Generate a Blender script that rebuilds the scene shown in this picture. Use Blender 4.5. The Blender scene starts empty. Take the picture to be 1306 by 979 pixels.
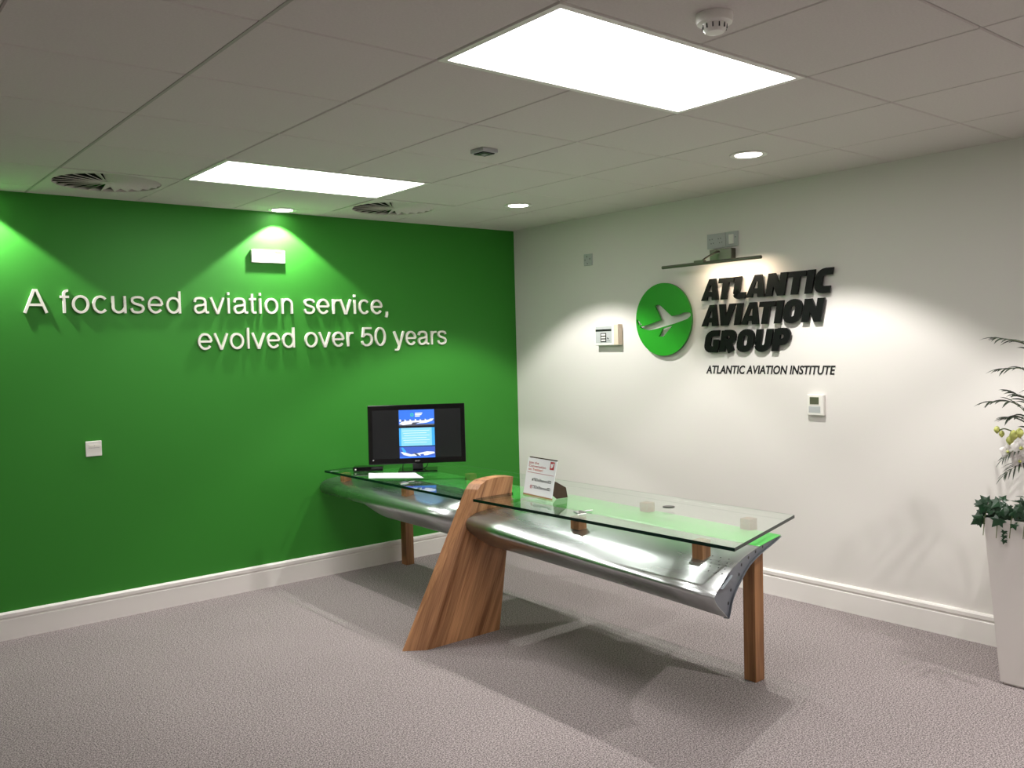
import bpy, bmesh, math, random
from mathutils import Vector, Matrix
random.seed(4)
S = bpy.context.scene
COL = S.collection
PI = math.pi
H = 2.5106                      # ceiling height
ROOM_X, ROOM_Y = -7.2, -9.0     # the far corner of the room, behind the camera

# ------------------------------------------------------------------ camera
def make_camera():
    yaw, pitch, roll, F = 0.68399, -0.04266, -0.02603, 1131.76
    f = Vector((math.sin(yaw)*math.cos(pitch), math.cos(yaw)*math.cos(pitch), math.sin(pitch)))
    r0 = Vector((math.cos(yaw), -math.sin(yaw), 0)); u0 = r0.cross(f)
    r = r0*math.cos(roll) + u0*math.sin(roll); u = -r0*math.sin(roll) + u0*math.cos(roll)
    cd = bpy.data.cameras.new('camera'); cd.sensor_width = 36; cd.lens = F/1306*36
    cd.clip_start = 0.05
    c = bpy.data.objects.new('camera', cd); COL.objects.link(c)
    m = Matrix((r, u, -f)).transposed().to_4x4(); m.translation = Vector((-4.64996, -5.63306, 1.57246))
    c.matrix_world = m
    S.camera = c
make_camera()

# ------------------------------------------------------------------ world, exposure, lamp strengths
w = bpy.data.worlds.new('world'); S.world = w; w.use_nodes = True
w.node_tree.nodes['Background'].inputs[0].default_value = (0.5, 0.5, 0.5, 1)
w.node_tree.nodes['Background'].inputs[1].default_value = 0.05
S.view_settings.view_transform = 'Standard'; S.view_settings.look = 'None'
S.view_settings.exposure = 0.38; S.view_settings.gamma = 1.0
S.view_settings.use_curve_mapping = False
PANEL_POWER = 9.0        # radiance of the ceiling light panels
SPOT_WALL = 56.0         # downlights close to the green wall (W)
SPOT_ROOM = 74.0         # downlights along the white wall (W)
PICTURE_W = 1.2          # picture light (W)

# ------------------------------------------------------------------ materials
def lin(c):
    return tuple(((x/255)/12.92 if x/255 <= 0.04045 else (((x/255)+0.055)/1.055)**2.4) for x in c) + (1,)
def mat(name, rgb, rough=0.5, metal=0.0, spec=0.5, noise=0.0, nscale=20.0, bump=0.0, bscale=200.0, coat=0.0):
    m = bpy.data.materials.new(name); m.use_nodes = True
    nt = m.node_tree; b = nt.nodes['Principled BSDF']
    c = lin(rgb); b.inputs['Base Color'].default_value = c
    b.inputs['Roughness'].default_value = rough; b.inputs['Metallic'].default_value = metal
    b.inputs['Specular IOR Level'].default_value = spec; b.inputs['Coat Weight'].default_value = coat
    tc = nt.nodes.new('ShaderNodeTexCoord')
    if noise:
        n = nt.nodes.new('ShaderNodeTexNoise'); n.inputs['Scale'].default_value = nscale; n.inputs['Detail'].default_value = 4
        nt.links.new(tc.outputs['Object'], n.inputs['Vector'])
        r = nt.nodes.new('ShaderNodeMapRange'); r.inputs['To Min'].default_value = 1-noise; r.inputs['To Max'].default_value = 1+noise
        r.inputs['From Min'].default_value = .3; r.inputs['From Max'].default_value = .7
        nt.links.new(n.outputs['Fac'], r.inputs['Value'])
        x = nt.nodes.new('ShaderNodeVectorMath'); x.operation = 'SCALE'; x.inputs[0].default_value = c[:3]
        nt.links.new(r.outputs[0], x.inputs['Scale']); nt.links.new(x.outputs[0], b.inputs['Base Color'])
    if bump:
        n2 = nt.nodes.new('ShaderNodeTexNoise'); n2.inputs['Scale'].default_value = bscale; n2.inputs['Detail'].default_value = 3
        nt.links.new(tc.outputs['Object'], n2.inputs['Vector'])
        bp = nt.nodes.new('ShaderNodeBump'); bp.inputs['Strength'].default_value = bump; bp.inputs['Distance'].default_value = 0.002
        nt.links.new(n2.outputs['Fac'], bp.inputs['Height']); nt.links.new(bp.outputs[0], b.inputs['Normal'])
    return m
def emit(name, rgb, s):
    m = bpy.data.materials.new(name); m.use_nodes = True; b = m.node_tree.nodes['Principled BSDF']
    b.inputs['Base Color'].default_value = (0, 0, 0, 1); b.inputs['Emission Color'].default_value = lin(rgb); b.inputs['Emission Strength'].default_value = s
    b.inputs['Roughness'].default_value = .4
    return m
def wood(name, dark, light, ang=0.0, var=0.12):
    """oak: fine streaks along local z turned by ang about y"""
    m = bpy.data.materials.new(name); m.use_nodes = True; nt = m.node_tree; b = nt.nodes['Principled BSDF']
    L = nt.links.new; tc = nt.nodes.new('ShaderNodeTexCoord'); oi = nt.nodes.new('ShaderNodeObjectInfo')
    mr = nt.nodes.new('ShaderNodeMapping'); mr.inputs['Rotation'].default_value = (0, ang, 0)
    L(tc.outputs['Object'], mr.inputs['Vector'])
    ad = nt.nodes.new('ShaderNodeVectorMath'); ad.operation = 'ADD'; L(mr.outputs[0], ad.inputs[0])
    cb = nt.nodes.new('ShaderNodeCombineXYZ'); ml = nt.nodes.new('ShaderNodeMath'); ml.operation = 'MULTIPLY'; ml.inputs[1].default_value = 7
    L(oi.outputs['Random'], ml.inputs[0]); L(ml.outputs[0], cb.inputs[0]); L(ml.outputs[0], cb.inputs[2]); L(cb.outputs[0], ad.inputs[1])
    def noise(sx, sz, det):
        mp = nt.nodes.new('ShaderNodeMapping'); mp.inputs['Scale'].default_value = (sx, sx, sz); L(ad.outputs[0], mp.inputs['Vector'])
        n = nt.nodes.new('ShaderNodeTexNoise'); n.inputs['Scale'].default_value = 1; n.inputs['Detail'].default_value = det
        L(mp.outputs[0], n.inputs['Vector']); return n.outputs['Fac']
    n1 = noise(22, 1.6, 3); n2 = noise(190, 5, 2)
    mx = nt.nodes.new('ShaderNodeMath'); mx.operation = 'MULTIPLY_ADD'; mx.inputs[1].default_value = .35; L(n2, mx.inputs[0])
    sc = nt.nodes.new('ShaderNodeMath'); sc.operation = 'MULTIPLY'; sc.inputs[1].default_value = .75; L(n1, sc.inputs[0]); L(sc.outputs[0], mx.inputs[2])
    cr = nt.nodes.new('ShaderNodeValToRGB'); cr.color_ramp.elements[0].position = .38; cr.color_ramp.elements[0].color = lin(dark)
    cr.color_ramp.elements[1].position = .68; cr.color_ramp.elements[1].color = lin(light); L(mx.outputs[0], cr.inputs[0])
    rr = nt.nodes.new('ShaderNodeMapRange'); rr.inputs['To Min'].default_value = 1-var; rr.inputs['To Max'].default_value = 1+var; L(oi.outputs['Random'], rr.inputs['Value'])
    vs = nt.nodes.new('ShaderNodeVectorMath'); vs.operation = 'SCALE'; L(cr.outputs[0], vs.inputs[0]); L(rr.outputs[0], vs.inputs['Scale']); L(vs.outputs[0], b.inputs['Base Color'])
    b.inputs['Roughness'].default_value = .42; b.inputs['Specular IOR Level'].default_value = .4
    bp = nt.nodes.new('ShaderNodeBump'); bp.inputs['Strength'].default_value = .15; bp.inputs['Distance'].default_value = .0008; L(n2, bp.inputs['Height']); L(bp.outputs[0], b.inputs['Normal'])
    return m
def glass(name, tint, edge=False):
    """thin clear glass: see-through with a mirror gloss that grows towards grazing angles"""
    m = bpy.data.materials.new(name); m.use_nodes = True; nt = m.node_tree; nt.nodes.clear(); L = nt.links.new
    o = nt.nodes.new('ShaderNodeOutputMaterial'); t = nt.nodes.new('ShaderNodeBsdfTransparent'); t.inputs[0].default_value = tint
    g = nt.nodes.new('ShaderNodeBsdfGlossy'); g.inputs['Roughness'].default_value = .01; g.inputs[0].default_value = (1, 1, 1, 1)
    lw = nt.nodes.new('ShaderNodeLayerWeight'); lw.inputs[0].default_value = .5
    p = nt.nodes.new('ShaderNodeMath'); p.operation = 'POWER'; p.inputs[1].default_value = 5; L(lw.outputs['Facing'], p.inputs[0])
    a = nt.nodes.new('ShaderNodeMath'); a.operation = 'MULTIPLY_ADD'; a.inputs[1].default_value = .96; a.inputs[2].default_value = .04; L(p.outputs[0], a.inputs[0])
    mx = nt.nodes.new('ShaderNodeMixShader'); L(a.outputs[0], mx.inputs[0]); L(t.outputs[0], mx.inputs[1]); L(g.outputs[0], mx.inputs[2]); L(mx.outputs[0], o.inputs[0])
    return m
def carpet_material():
    m = mat('carpet', (150, 144, 146), rough=1.0, spec=.05); nt = m.node_tree; b = nt.nodes['Principled BSDF']; L = nt.links.new
    tc = [n for n in nt.nodes if n.type == 'TEX_COORD'][0]
    def nz(s, d=2):
        n = nt.nodes.new('ShaderNodeTexNoise'); n.inputs['Scale'].default_value = s; n.inputs['Detail'].default_value = d; L(tc.outputs['Object'], n.inputs['Vector']); return n.outputs['Fac']
    f = nz(170, 3); g = nz(2.2, 2); h = nz(60, 2)
    cr = nt.nodes.new('ShaderNodeValToRGB'); e = cr.color_ramp.elements
    e[0].position = .37; e[0].color = lin((94, 88, 88)); e[1].position = .63; e[1].color = lin((182, 171, 171)); L(f, cr.inputs[0])
    def scaled(src, fac, lo, hi):
        r = nt.nodes.new('ShaderNodeMapRange'); r.inputs['From Min'].default_value = .3; r.inputs['From Max'].default_value = .7
        r.inputs['To Min'].default_value = lo; r.inputs['To Max'].default_value = hi; L(fac, r.inputs['Value'])
        v = nt.nodes.new('ShaderNodeVectorMath'); v.operation = 'SCALE'; L(src, v.inputs[0]); L(r.outputs[0], v.inputs['Scale']); return v.outputs[0]
    L(scaled(scaled(cr.outputs[0], g, .97, 1.03), h, .9, 1.1), b.inputs['Base Color'])
    bp = nt.nodes.new('ShaderNodeBump'); bp.inputs['Strength'].default_value = .6; bp.inputs['Distance'].default_value = .004; L(f, bp.inputs['Height']); L(bp.outputs[0], b.inputs['Normal'])
    return m
def metal_skin():
    m = mat('aluminium', (192, 196, 196), rough=.2, metal=1.0); nt = m.node_tree; b = nt.nodes['Principled BSDF']; L = nt.links.new
    tc = [n for n in nt.nodes if n.type == 'TEX_COORD'][0]
    mp = nt.nodes.new('ShaderNodeMapping'); mp.inputs['Scale'].default_value = (10, 1.5, 10); L(tc.outputs['Object'], mp.inputs[0])
    n = nt.nodes.new('ShaderNodeTexNoise'); n.inputs['Scale'].default_value = 1; n.inputs['Detail'].default_value = 1.5; L(mp.outputs[0], n.inputs['Vector'])
    r = nt.nodes.new('ShaderNodeMapRange'); r.inputs['To Min'].default_value = .22; r.inputs['To Max'].default_value = .36; L(n.outputs['Fac'], r.inputs['Value']); L(r.outputs[0], b.inputs['Roughness'])
    n3 = nt.nodes.new('ShaderNodeTexNoise'); n3.inputs['Scale'].default_value = 5; n3.inputs['Detail'].default_value = 1; L(tc.outputs['Object'], n3.inputs['Vector'])
    bp = nt.nodes.new('ShaderNodeBump'); bp.inputs['Strength'].default_value = .06; bp.inputs['Distance'].default_value = .02; L(n3.outputs['Fac'], bp.inputs['Height']); L(bp.outputs[0], b.inputs['Normal'])
    return m
M = dict(
    green=mat('green_paint', (52, 134, 42), rough=.55, spec=.3, bump=.12, bscale=260),
    white=mat('white_paint', (229, 225, 221), rough=.6, spec=.3, bump=.10, bscale=260),
    trim=mat('trim_gloss', (240, 236, 232), rough=.35),
    tile=mat('ceiling_tile', (213, 206, 203), rough=.95, spec=.1, noise=.03, nscale=120, bump=.3, bscale=300),
    tee=mat('tee_bar', (170, 166, 160), rough=.6),
    void=mat('ceiling_void', (20, 20, 20), rough=1),
    carpet=carpet_material(),
    plastic=mat('white_plastic', (238, 236, 230), rough=.35),
    cream=mat('cream_plastic', (222, 205, 186), rough=.5),
    greyplastic=mat('grey_plastic', (186, 190, 190), rough=.5),
    dark=mat('dark_plastic', (22, 24, 24), rough=.35),
    black=mat('black_gloss', (9, 9, 11), rough=.12),
    screen=mat('screen_off', (30, 32, 34), rough=.25),
    letter_white=mat('letter_white', (238, 236, 226), rough=.4),
    letter_black=mat('letter_black', (11, 12, 13), rough=.4, spec=.25),
    ink=mat('black_ink', (18, 18, 20), rough=.7), redink=mat('red_ink', (176, 34, 40), rough=.7), greyink=mat('grey_ink', (120, 124, 124), rough=.7),
    orangeink=mat('orange_ink', (205, 84, 40), rough=.7), yellow=mat('yellow_label', (226, 230, 70), rough=.6),
    logo_green=mat('logo_green', (44, 158, 40), rough=.3), logo_edge=mat('logo_edge', (40, 110, 40), rough=.5),
    alu=metal_skin(), rib=mat('rib_metal', (128, 132, 140), rough=.45, metal=.35), chrome=mat('brushed_nickel', (112, 110, 100), rough=.3, metal=1.0),
    silver=mat('silver', (190, 190, 188), rough=.3, metal=1),
    slab=wood('slab_oak', (122, 78, 48), (198, 145, 102), ang=-.397), leg=wood('leg_oak', (116, 76, 46), (176, 126, 84)),
    brownboard=mat('brown_board', (66, 48, 34), rough=.8, noise=.1, nscale=40), card=mat('white_card', (236, 238, 240), rough=.5), cardedge=mat('board_edge', (160, 122, 84), rough=.7),
    glass=glass('clear_glass', (.93, .97, .95, 1)), glassedge=mat('glass_edge', (6, 36, 27), rough=.15, spec=.25), edge_highlight=mat('painted_edge_highlight', (150, 172, 160), rough=.2), rear_green=mat('strip_green', (92, 200, 92), rough=.3, spec=.5),
    pot=mat('planter_gloss', (226, 220, 216), rough=.22), soil=mat('soil', (38, 28, 22), rough=1, noise=.3, nscale=60),
    palm=mat('palm_leaf', (36, 48, 32), rough=.45, noise=.2, nscale=30), ivy=mat('ivy_leaf', (28, 62, 36), rough=.35, noise=.25, nscale=25),
    stem=mat('green_stem', (92, 104, 58), rough=.5), trunk=mat('palm_trunk', (40, 34, 26), rough=.9, noise=.3, nscale=50),
    petal=mat('orchid_petal', (240, 236, 232), rough=.5), bud=mat('orchid_bud', (196, 200, 112), rough=.5),
    lens=emit('lamp_lens', (255, 250, 240), 14), panel=emit('panel_light', (255, 251, 249), PANEL_POWER),
    led=emit('led_green', (120, 220, 140), .6),
)

# ------------------------------------------------------------------ object helpers
def link(o, parent=None):
    COL.objects.link(o)
    if parent: o.parent = parent
    return o
def mk(name, verts, faces, m, parent=None, loc=None, rz=None, midx=None, smooth=False):
    me = bpy.data.meshes.new(name); me.from_pydata([tuple(v) for v in verts], [], faces); me.validate()
    bm = bmesh.new(); bm.from_mesh(me); bmesh.ops.recalc_face_normals(bm, faces=bm.faces); bm.to_mesh(me); bm.free()
    for x in (m if isinstance(m, (list, tuple)) else [m]): me.materials.append(x)
    if midx:
        for p, i in zip(me.polygons, midx): p.material_index = i
    if smooth:
        for p in me.polygons: p.use_smooth = True
    o = bpy.data.objects.new(name, me); link(o, parent)
    if loc is not None: o.location = loc
    if rz is not None: o.rotation_euler = (0, 0, rz)
    return o
def tag(o, label=None, cat=None, group=None, kind=None):
    if label: o['label'] = label
    if cat: o['category'] = cat
    if group: o['group'] = group
    if kind: o['kind'] = kind
    return o
def thing(name, label, cat, loc=(0, 0, 0), rz=0, group=None):
    o = bpy.data.objects.new(name, None); o.empty_display_size = .05; link(o); o.location = loc; o.rotation_euler = (0, 0, rz)
    return tag(o, label, cat, group)
class B:
    """collects shapes into one mesh"""
    def __init__(s): s.v = []; s.f = []; s.i = []
    def add(s, v, f, mi=0):
        k = len(s.v); s.v += [tuple(x) for x in v]; s.f += [tuple(a+k for a in q) for q in f]; s.i += [mi]*len(f); return s
    def box(s, x0, y0, z0, x1, y1, z1, mi=0, bev=0.0):
        if bev:
            b = bmesh.new(); bmesh.ops.create_cube(b, size=1)
            for v in b.verts: v.co = Vector(((x0+x1)/2+v.co.x*(x1-x0), (y0+y1)/2+v.co.y*(y1-y0), (z0+z1)/2+v.co.z*(z1-z0)))
            bmesh.ops.bevel(b, geom=b.edges[:], offset=bev, segments=2, affect='EDGES', profile=.5)
            b.verts.index_update(); s.add([v.co[:] for v in b.verts], [[v.index for v in f.verts] for f in b.faces], mi); b.free(); return s
        v = [(x, y, z) for x in (x0, x1) for y in (y0, y1) for z in (z0, z1)]
        return s.add(v, [(0, 1, 3, 2), (4, 6, 7, 5), (0, 4, 5, 1), (2, 3, 7, 6), (0, 2, 6, 4), (1, 5, 7, 3)], mi)
    def prism(s, poly, fn0, fn1, mi=0):
        """poly 2D, fn0/fn1 map to the two ends"""
        n = len(poly); v = [fn0(*p) for p in poly]+[fn1(*p) for p in poly]
        return s.add(v, [tuple(range(n)), tuple(range(2*n-1, n-1, -1))]+[(i, (i+1) % n, n+(i+1) % n, n+i) for i in range(n)], mi)
    def tube(s, pts, r, n=10, mi=0, caps=True):
        pts = [Vector(p) for p in pts]; rr = r if isinstance(r, (list, tuple)) else [r]*len(pts); rings = []
        up = None
        for i, p in enumerate(pts):
            t = (pts[min(i+1, len(pts)-1)]-pts[max(i-1, 0)]).normalized()
            if up is None: up = t.orthogonal().normalized()
            up = (up - t*up.dot(t)).normalized(); q = t.cross(up)
            rings.append([p+(up*math.cos(2*PI*k/n)+q*math.sin(2*PI*k/n))*rr[i] for k in range(n)])
        v = [x for R in rings for x in R]; f = []
        for i in range(len(pts)-1):
            for k in range(n): f.append((i*n+k, i*n+(k+1) % n, (i+1)*n+(k+1) % n, (i+1)*n+k))
        if caps: f += [tuple(range(n)), tuple(range((len(pts)-1)*n, len(pts)*n))]
        return s.add(v, f, mi)
    def lathe(s, prof, n=32, mi=0, c=(0, 0, 0)):
        """prof list of (r,z)"""
        v = []; f = []
        for r, z in prof:
            for k in range(n): v.append((c[0]+r*math.cos(2*PI*k/n), c[1]+r*math.sin(2*PI*k/n), c[2]+z))
        for i in range(len(prof)-1):
            for k in range(n): f.append((i*n+k, i*n+(k+1) % n, (i+1)*n+(k+1) % n, (i+1)*n+k))
        f += [tuple(range(n)), tuple(range((len(prof)-1)*n, len(prof)*n))]
        return s.add(v, f, mi)
    def build(s, name, m, parent=None, loc=None, rz=None, smooth=False):
        return mk(name, s.v, s.f, m, parent, loc, rz, s.i, smooth)
def autosmooth(o, deg=40):
    for p in o.data.polygons: p.use_smooth = True
    try: o.data.set_sharp_from_angle(angle=math.radians(deg))
    except Exception: pass
    return o
def dup(o, parent=None, loc=None, rot=None):
    c = o.copy(); COL.objects.link(c)
    if parent: c.parent = parent
    if loc is not None: c.location = loc
    if rot is not None: c.rotation_euler = rot
    return c
def catmull(p, n=6, closed=False):
    P = [Vector(q) for q in p]; out = []
    N = len(P); rng = range(N) if closed else range(N-1)
    for i in rng:
        if closed: a, b, c, d = P[i-1], P[i], P[(i+1) % N], P[(i+2) % N]
        else: a, b, c, d = P[max(i-1, 0)], P[i], P[i+1], P[min(i+2, N-1)]
        for k in range(n):
            t = k/n; out.append(.5*((2*b)+(c-a)*t+(2*a-5*b+4*c-d)*t*t+(3*b-a-3*c+d)*t**3))
    if not closed: out.append(P[-1])
    return out
def text_mesh(body, size, m, parent, name='lettering', align='LEFT', shear=0.0, extrude=0.0, bold=0.0, xs=1.0):
    """built-in font, laid in the local XZ plane, facing -Y"""
    c = bpy.data.curves.new('tmp', 'FONT'); c.body = body; c.size = size; c.align_x = align; c.shear = shear; c.extrude = extrude; c.offset = bold; c.resolution_u = 3
    t = bpy.data.objects.new('tmp', c); COL.objects.link(t)
    me = bpy.data.meshes.new_from_object(t, depsgraph=bpy.context.evaluated_depsgraph_get())
    bpy.data.objects.remove(t); bpy.data.curves.remove(c)
    me.transform(Matrix.Diagonal((xs, 1, 1, 1))); me.transform(Matrix.Rotation(PI/2, 4, 'X'))
    me.materials.clear(); me.materials.append(m); me.name = name
    return link(bpy.data.objects.new(name, me), parent)
RW = -PI/2      # rotation that puts a thing built facing -Y onto the white wall (x = 0)

# ================================================================== ROOM SHELL
def shell():
    b = B().box(ROOM_X-.1, ROOM_Y-.1, -.06, .1, .1, 0); tag(b.build('floor', M['carpet']), kind='structure', label='grey flecked carpet floor')
    t = .1
    tag(B().box(ROOM_X-t, 0, 0, t, t, H+.2).build('wall_back', M['green']), kind='structure', label='green painted wall behind the slogan')
    tag(B().box(0, ROOM_Y-t, 0, t, 0, H+.2).build('wall_right', M['white']), kind='structure', label='white painted wall with the logo')
    tag(B().box(ROOM_X-t, ROOM_Y-t, 0, ROOM_X, 0, H+.2).build('wall_left', M['white']), kind='structure')
    tag(B().box(ROOM_X, ROOM_Y-t, 0, 0, ROOM_Y, H+.2).build('wall_front', M['white']), kind='structure')
    # moulded skirting: (stand-off, height)
    prof = [(0, 0), (.018, 0), (.018, .112), (.013, .117), (.013, .122), (.020, .128), (.020, .146), (.014, .154), (.0, .156)]
    tag(autosmooth(B().prism(prof, lambda d, z: (ROOM_X, -d, z), lambda d, z: (-.0005, -d, z)).build('baseboard_back', M['trim']), 25), kind='structure', label='white moulded skirting below the green wall')
    tag(autosmooth(B().prism(prof, lambda d, z: (-d, -.0005, z), lambda d, z: (-d, ROOM_Y, z)).build('baseboard_right', M['trim']), 25), kind='structure', label='white moulded skirting below the white wall')
shell()

# ================================================================== CEILING
XL, YM = -4.16378, -5.0151           # grid lines: x = XL + .6 k ; y = YM + .6 j
def gx(k): return XL+.6*k
def gy(j): return YM+.6*j
PANELS = [(2, 4, 2, 3), (2, 4, 6, 7), (2, 4, -2, -1), (-3, -1, -2, -1)]  # the last two are unseen panels added for light and reflections
VENTS = [(1, 7), (4, 7)]
def ceiling():
    root = bpy.data.objects.new('ceiling', None); link(root); tag(root, 'suspended ceiling of off-white tiles in a grid', kind='structure')
    B().box(ROOM_X, ROOM_Y, H+.13, 0, 0, H+.16).build('ceiling_void', M['void'], root)
    xs = [ROOM_X]+[gx(k) for k in range(-20, 12) if ROOM_X+.05 < gx(k) < -.02]+[0]
    ys = [ROOM_Y]+[gy(j) for j in range(-20, 20) if ROOM_Y+.05 < gy(j) < -.02]+[0]
    skip = set()
    for a, b_, c, d in PANELS:
        for i in range(a, b_):
            for j in range(c, d): skip.add((round(gx(i), 2), round(gy(j), 2)))
    for a, c in VENTS: skip.add((round(gx(a), 2), round(gy(c), 2)))
    cache = {}
    for i in range(len(xs)-1):
        for j in range(len(ys)-1):
            if (round(xs[i], 2), round(ys[j], 2)) in skip: continue
            wx, wy = xs[i+1]-xs[i], ys[j+1]-ys[j]; key = (round(wx, 3), round(wy, 3))
            g = .0026; e = .004; thick = .018
            if key not in cache:
                hx, hy = wx/2-g, wy/2-g
                v = [(sx*(hx-q), sy*(hy-q), z) for q, z in ((e, 0), (0, e), (0, thick)) for sx, sy in ((-1, -1), (1, -1), (1, 1), (-1, 1))]
                f = [(0, 1, 2, 3), (8, 9, 10, 11)]+[(r*4+k, r*4+(k+1) % 4, r*4+4+(k+1) % 4, r*4+4+k) for r in (0, 1) for k in range(4)]
                o = mk('ceiling_tile', v, f, M['tile'], root); cache[key] = o
            else: o = dup(cache[key], root)
            o.location = ((xs[i]+xs[i+1])/2, (ys[j]+ys[j+1])/2, H)
    b = B()
    for x in xs[1:-1]: b.box(x-.0075, ROOM_Y, H+.006, x+.0075, 0, H+.03)
    for y in ys[1:-1]: b.box(ROOM_X, y-.0075, H+.0065, 0, y+.0075, H+.029)
    b.build('ceiling_grid', M['tee'], root)
    # main runner that shows wider than the others
    B().box(gx(1)-.006, ROOM_Y+.01, H-.0016, gx(1)+.006, -.001, H+.004).build('main_runner', M['tee'], root)
    # wall angle
    B().box(ROOM_X, -.014, H-.0015, -.014, 0, H+.001).box(-.014, ROOM_Y, H-.0015, 0, 0, H+.001).build('wall_angle', M['tile'], root)
ceiling()

def light_panel(a, b_, c, d, label):
    x0, x1, y0, y1 = gx(a), gx(b_), gy(c), gy(d); cx, cy = (x0+x1)/2, (y0+y1)/2
    t = thing('ceiling_light_panel', label, 'ceiling light', (cx, cy, H), 0, 'light panels in the ceiling')
    hx, hy = (x1-x0)/2-.003, (y1-y0)/2-.003; bo = .024
    fr = B().box(-hx, -hy, -.003, hx, -hy+bo, .02).box(-hx, hy-bo, -.003, hx, hy, .02).box(-hx, -hy+bo, -.003, -hx+bo, hy-bo, .02).box(hx-bo, -hy+bo, -.003, hx, hy-bo, .02)
    fr.build('frame', M['plastic'], t)
    B().box(-hx+bo, -hy+bo, .001, hx-bo, hy-bo, .008).build('diffuser', M['panel'], t)
names = ['large square-edged light panel nearest the camera, by the smoke detector', 'light panel near the green wall, between the two round air diffusers']
for n, p in enumerate(PANELS):
    light_panel(*p, names[n] if n < 2 else 'white rectangular light panel added in the ceiling outside the picture, one of the rest')

def downlight(x, y, label, power, cone, blend=.12):
    t = thing('downlight', label, 'downlight', (x, y, H), 0, 'round recessed downlights')
    autosmooth(B().lathe([(.066, .0), (.090, 0), (.094, -.002), (.092, -.005), (.074, -.006), (.066, -.003)], 40).build('trim_ring', M['plastic'], t))
    B().lathe([(.0665, -.0035), (.0665, -.0005)], 40).build('lens', M['lens'], t)
    ld = bpy.data.lights.new('lamp', 'SPOT'); ld.energy = power; ld.spot_size = cone; ld.spot_blend = blend; ld.shadow_soft_size = .018
    ld.color = (1, .968, .93)
    lo = bpy.data.objects.new('lamp', ld); link(lo, t); lo.location = (0, 0, -.02)
CW = math.radians(108)
downlight(-2.07, -.115, 'round downlight right above the white box on the green wall', SPOT_WALL, CW)
downlight(-3.87, -.115, 'round downlight left of the picture, washing the left end of the green wall', SPOT_WALL, CW)
CR = math.radians(108)
downlight(-.82, -1.05, 'round downlight nearest the corner of the green and white walls', SPOT_ROOM, CR, .30)
downlight(-.83, -2.89, 'round downlight right of the big light panel', SPOT_ROOM, CR, .30)
downlight(-.83, -4.73, 'round downlight right of the picture, in line with the planter', SPOT_ROOM, CR, .30)
downlight(-.83, -6.57, 'added round downlight behind the camera side of the white wall', SPOT_ROOM, CR, .30)  # unseen lamp added to carry on the row

def diffuser(x, y, label):
    t = thing('air_diffuser', label, 'air vent', (x, y, H), 0, 'round swirl air diffusers')
    h, R, n = .296, .272, 48
    # square plate with a round hole
    v = []; f = []
    for k in range(n):
        a = 2*PI*k/n; c, s = math.cos(a), math.sin(a); q = h/max(abs(c), abs(s))
        v += [(R*c, R*s, -.002), (q*c, q*s, -.002), (R*c, R*s, .012), (q*c, q*s, .012)]
    for k in range(n):
        a, b_ = 4*k, 4*((k+1) % n)
        f += [(a, a+1, b_+1, b_), (a+2, b_+2, b_+3, a+3), (a, b_, b_+2, a+2), (a+1, a+3, b_+3, b_+1)]
    mk('face_plate', v, f, M['tile'], t)
    B().lathe([(.285, .045), (.285, .05)], 32).build('backing', M['void'], t)  # black disc stands in for the dark recess behind the blades
    B().lathe([(.035, -.002), (.035, .012)], 20).build('hub', M['tile'], t)
    N = 24; first = None
    for k in range(N):
        if first is None:
            r0, r1 = .03, .270; da = 2*PI/N*.98; v = []
            for r in (r0, r1):
                w_ = r*da; lift = min(.034, w_*.6)
                v += [(r, w_/2, -.001), (r, -w_/2, lift), (r, -w_/2, lift+.0015), (r, w_/2, .003)]
            first = mk('blade', v, [(0, 1, 5, 4), (3, 7, 6, 2), (0, 4, 7, 3), (1, 2, 6, 5), (0, 3, 2, 1), (4, 5, 6, 7)], [M['tile'], M['void']], t, midx=[0, 1, 0, 0, 0, 0]); o = first  # black upper faces put the shade between blades into the colour
        else: o = dup(first, t)
        o.rotation_euler = (0, 0, 2*PI*k/N)
diffuser(gx(1)+.3, gy(7)+.3, 'round swirl air diffuser in the ceiling at the far left of the picture')
diffuser(gx(4)+.3, gy(7)+.3, 'round swirl air diffuser right of the far light panel')

def smoke():
    t = thing('smoke_detector', 'white round smoke detector with slotted sides at the top edge of the picture', 'smoke detector', (-2.535, -4.005, H))
    autosmooth(B().lathe([(.052, 0), (.053, -.018), (.050, -.026), (.036, -.029)], 36).build('base', M['plastic'], t))
    autosmooth(B().lathe([(.036, -.028), (.033, -.044), (.026, -.052), (.012, -.054)], 36).build('sensor_head', M['plastic'], t))
    f = None
    for k in range(12):
        if not f: f = B().box(.0335, -.0016, -.044, .0362, .0016, -.031).build('slot', M['dark'], t)
        else: dup(f, t, rot=(0, 0, 2*PI*k/12))
smoke()
def ceiling_sensor():
    t = thing('ceiling_sensor', 'small square sensor box with dark face on a ceiling tile', 'sensor', (-2.03, -2.255, H), .05)
    B().box(-.047, -.047, -.018, .047, .047, 0, bev=.003).build('body', M['greyplastic'], t)
    B().box(-.036, -.036, -.023, .036, .036, -.018, bev=.002).build('cover', M['dark'], t)
    B().box(-.012, -.012, -.025, .012, .012, -.023).build('lens', M['greyplastic'], t)
ceiling_sensor()

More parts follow.
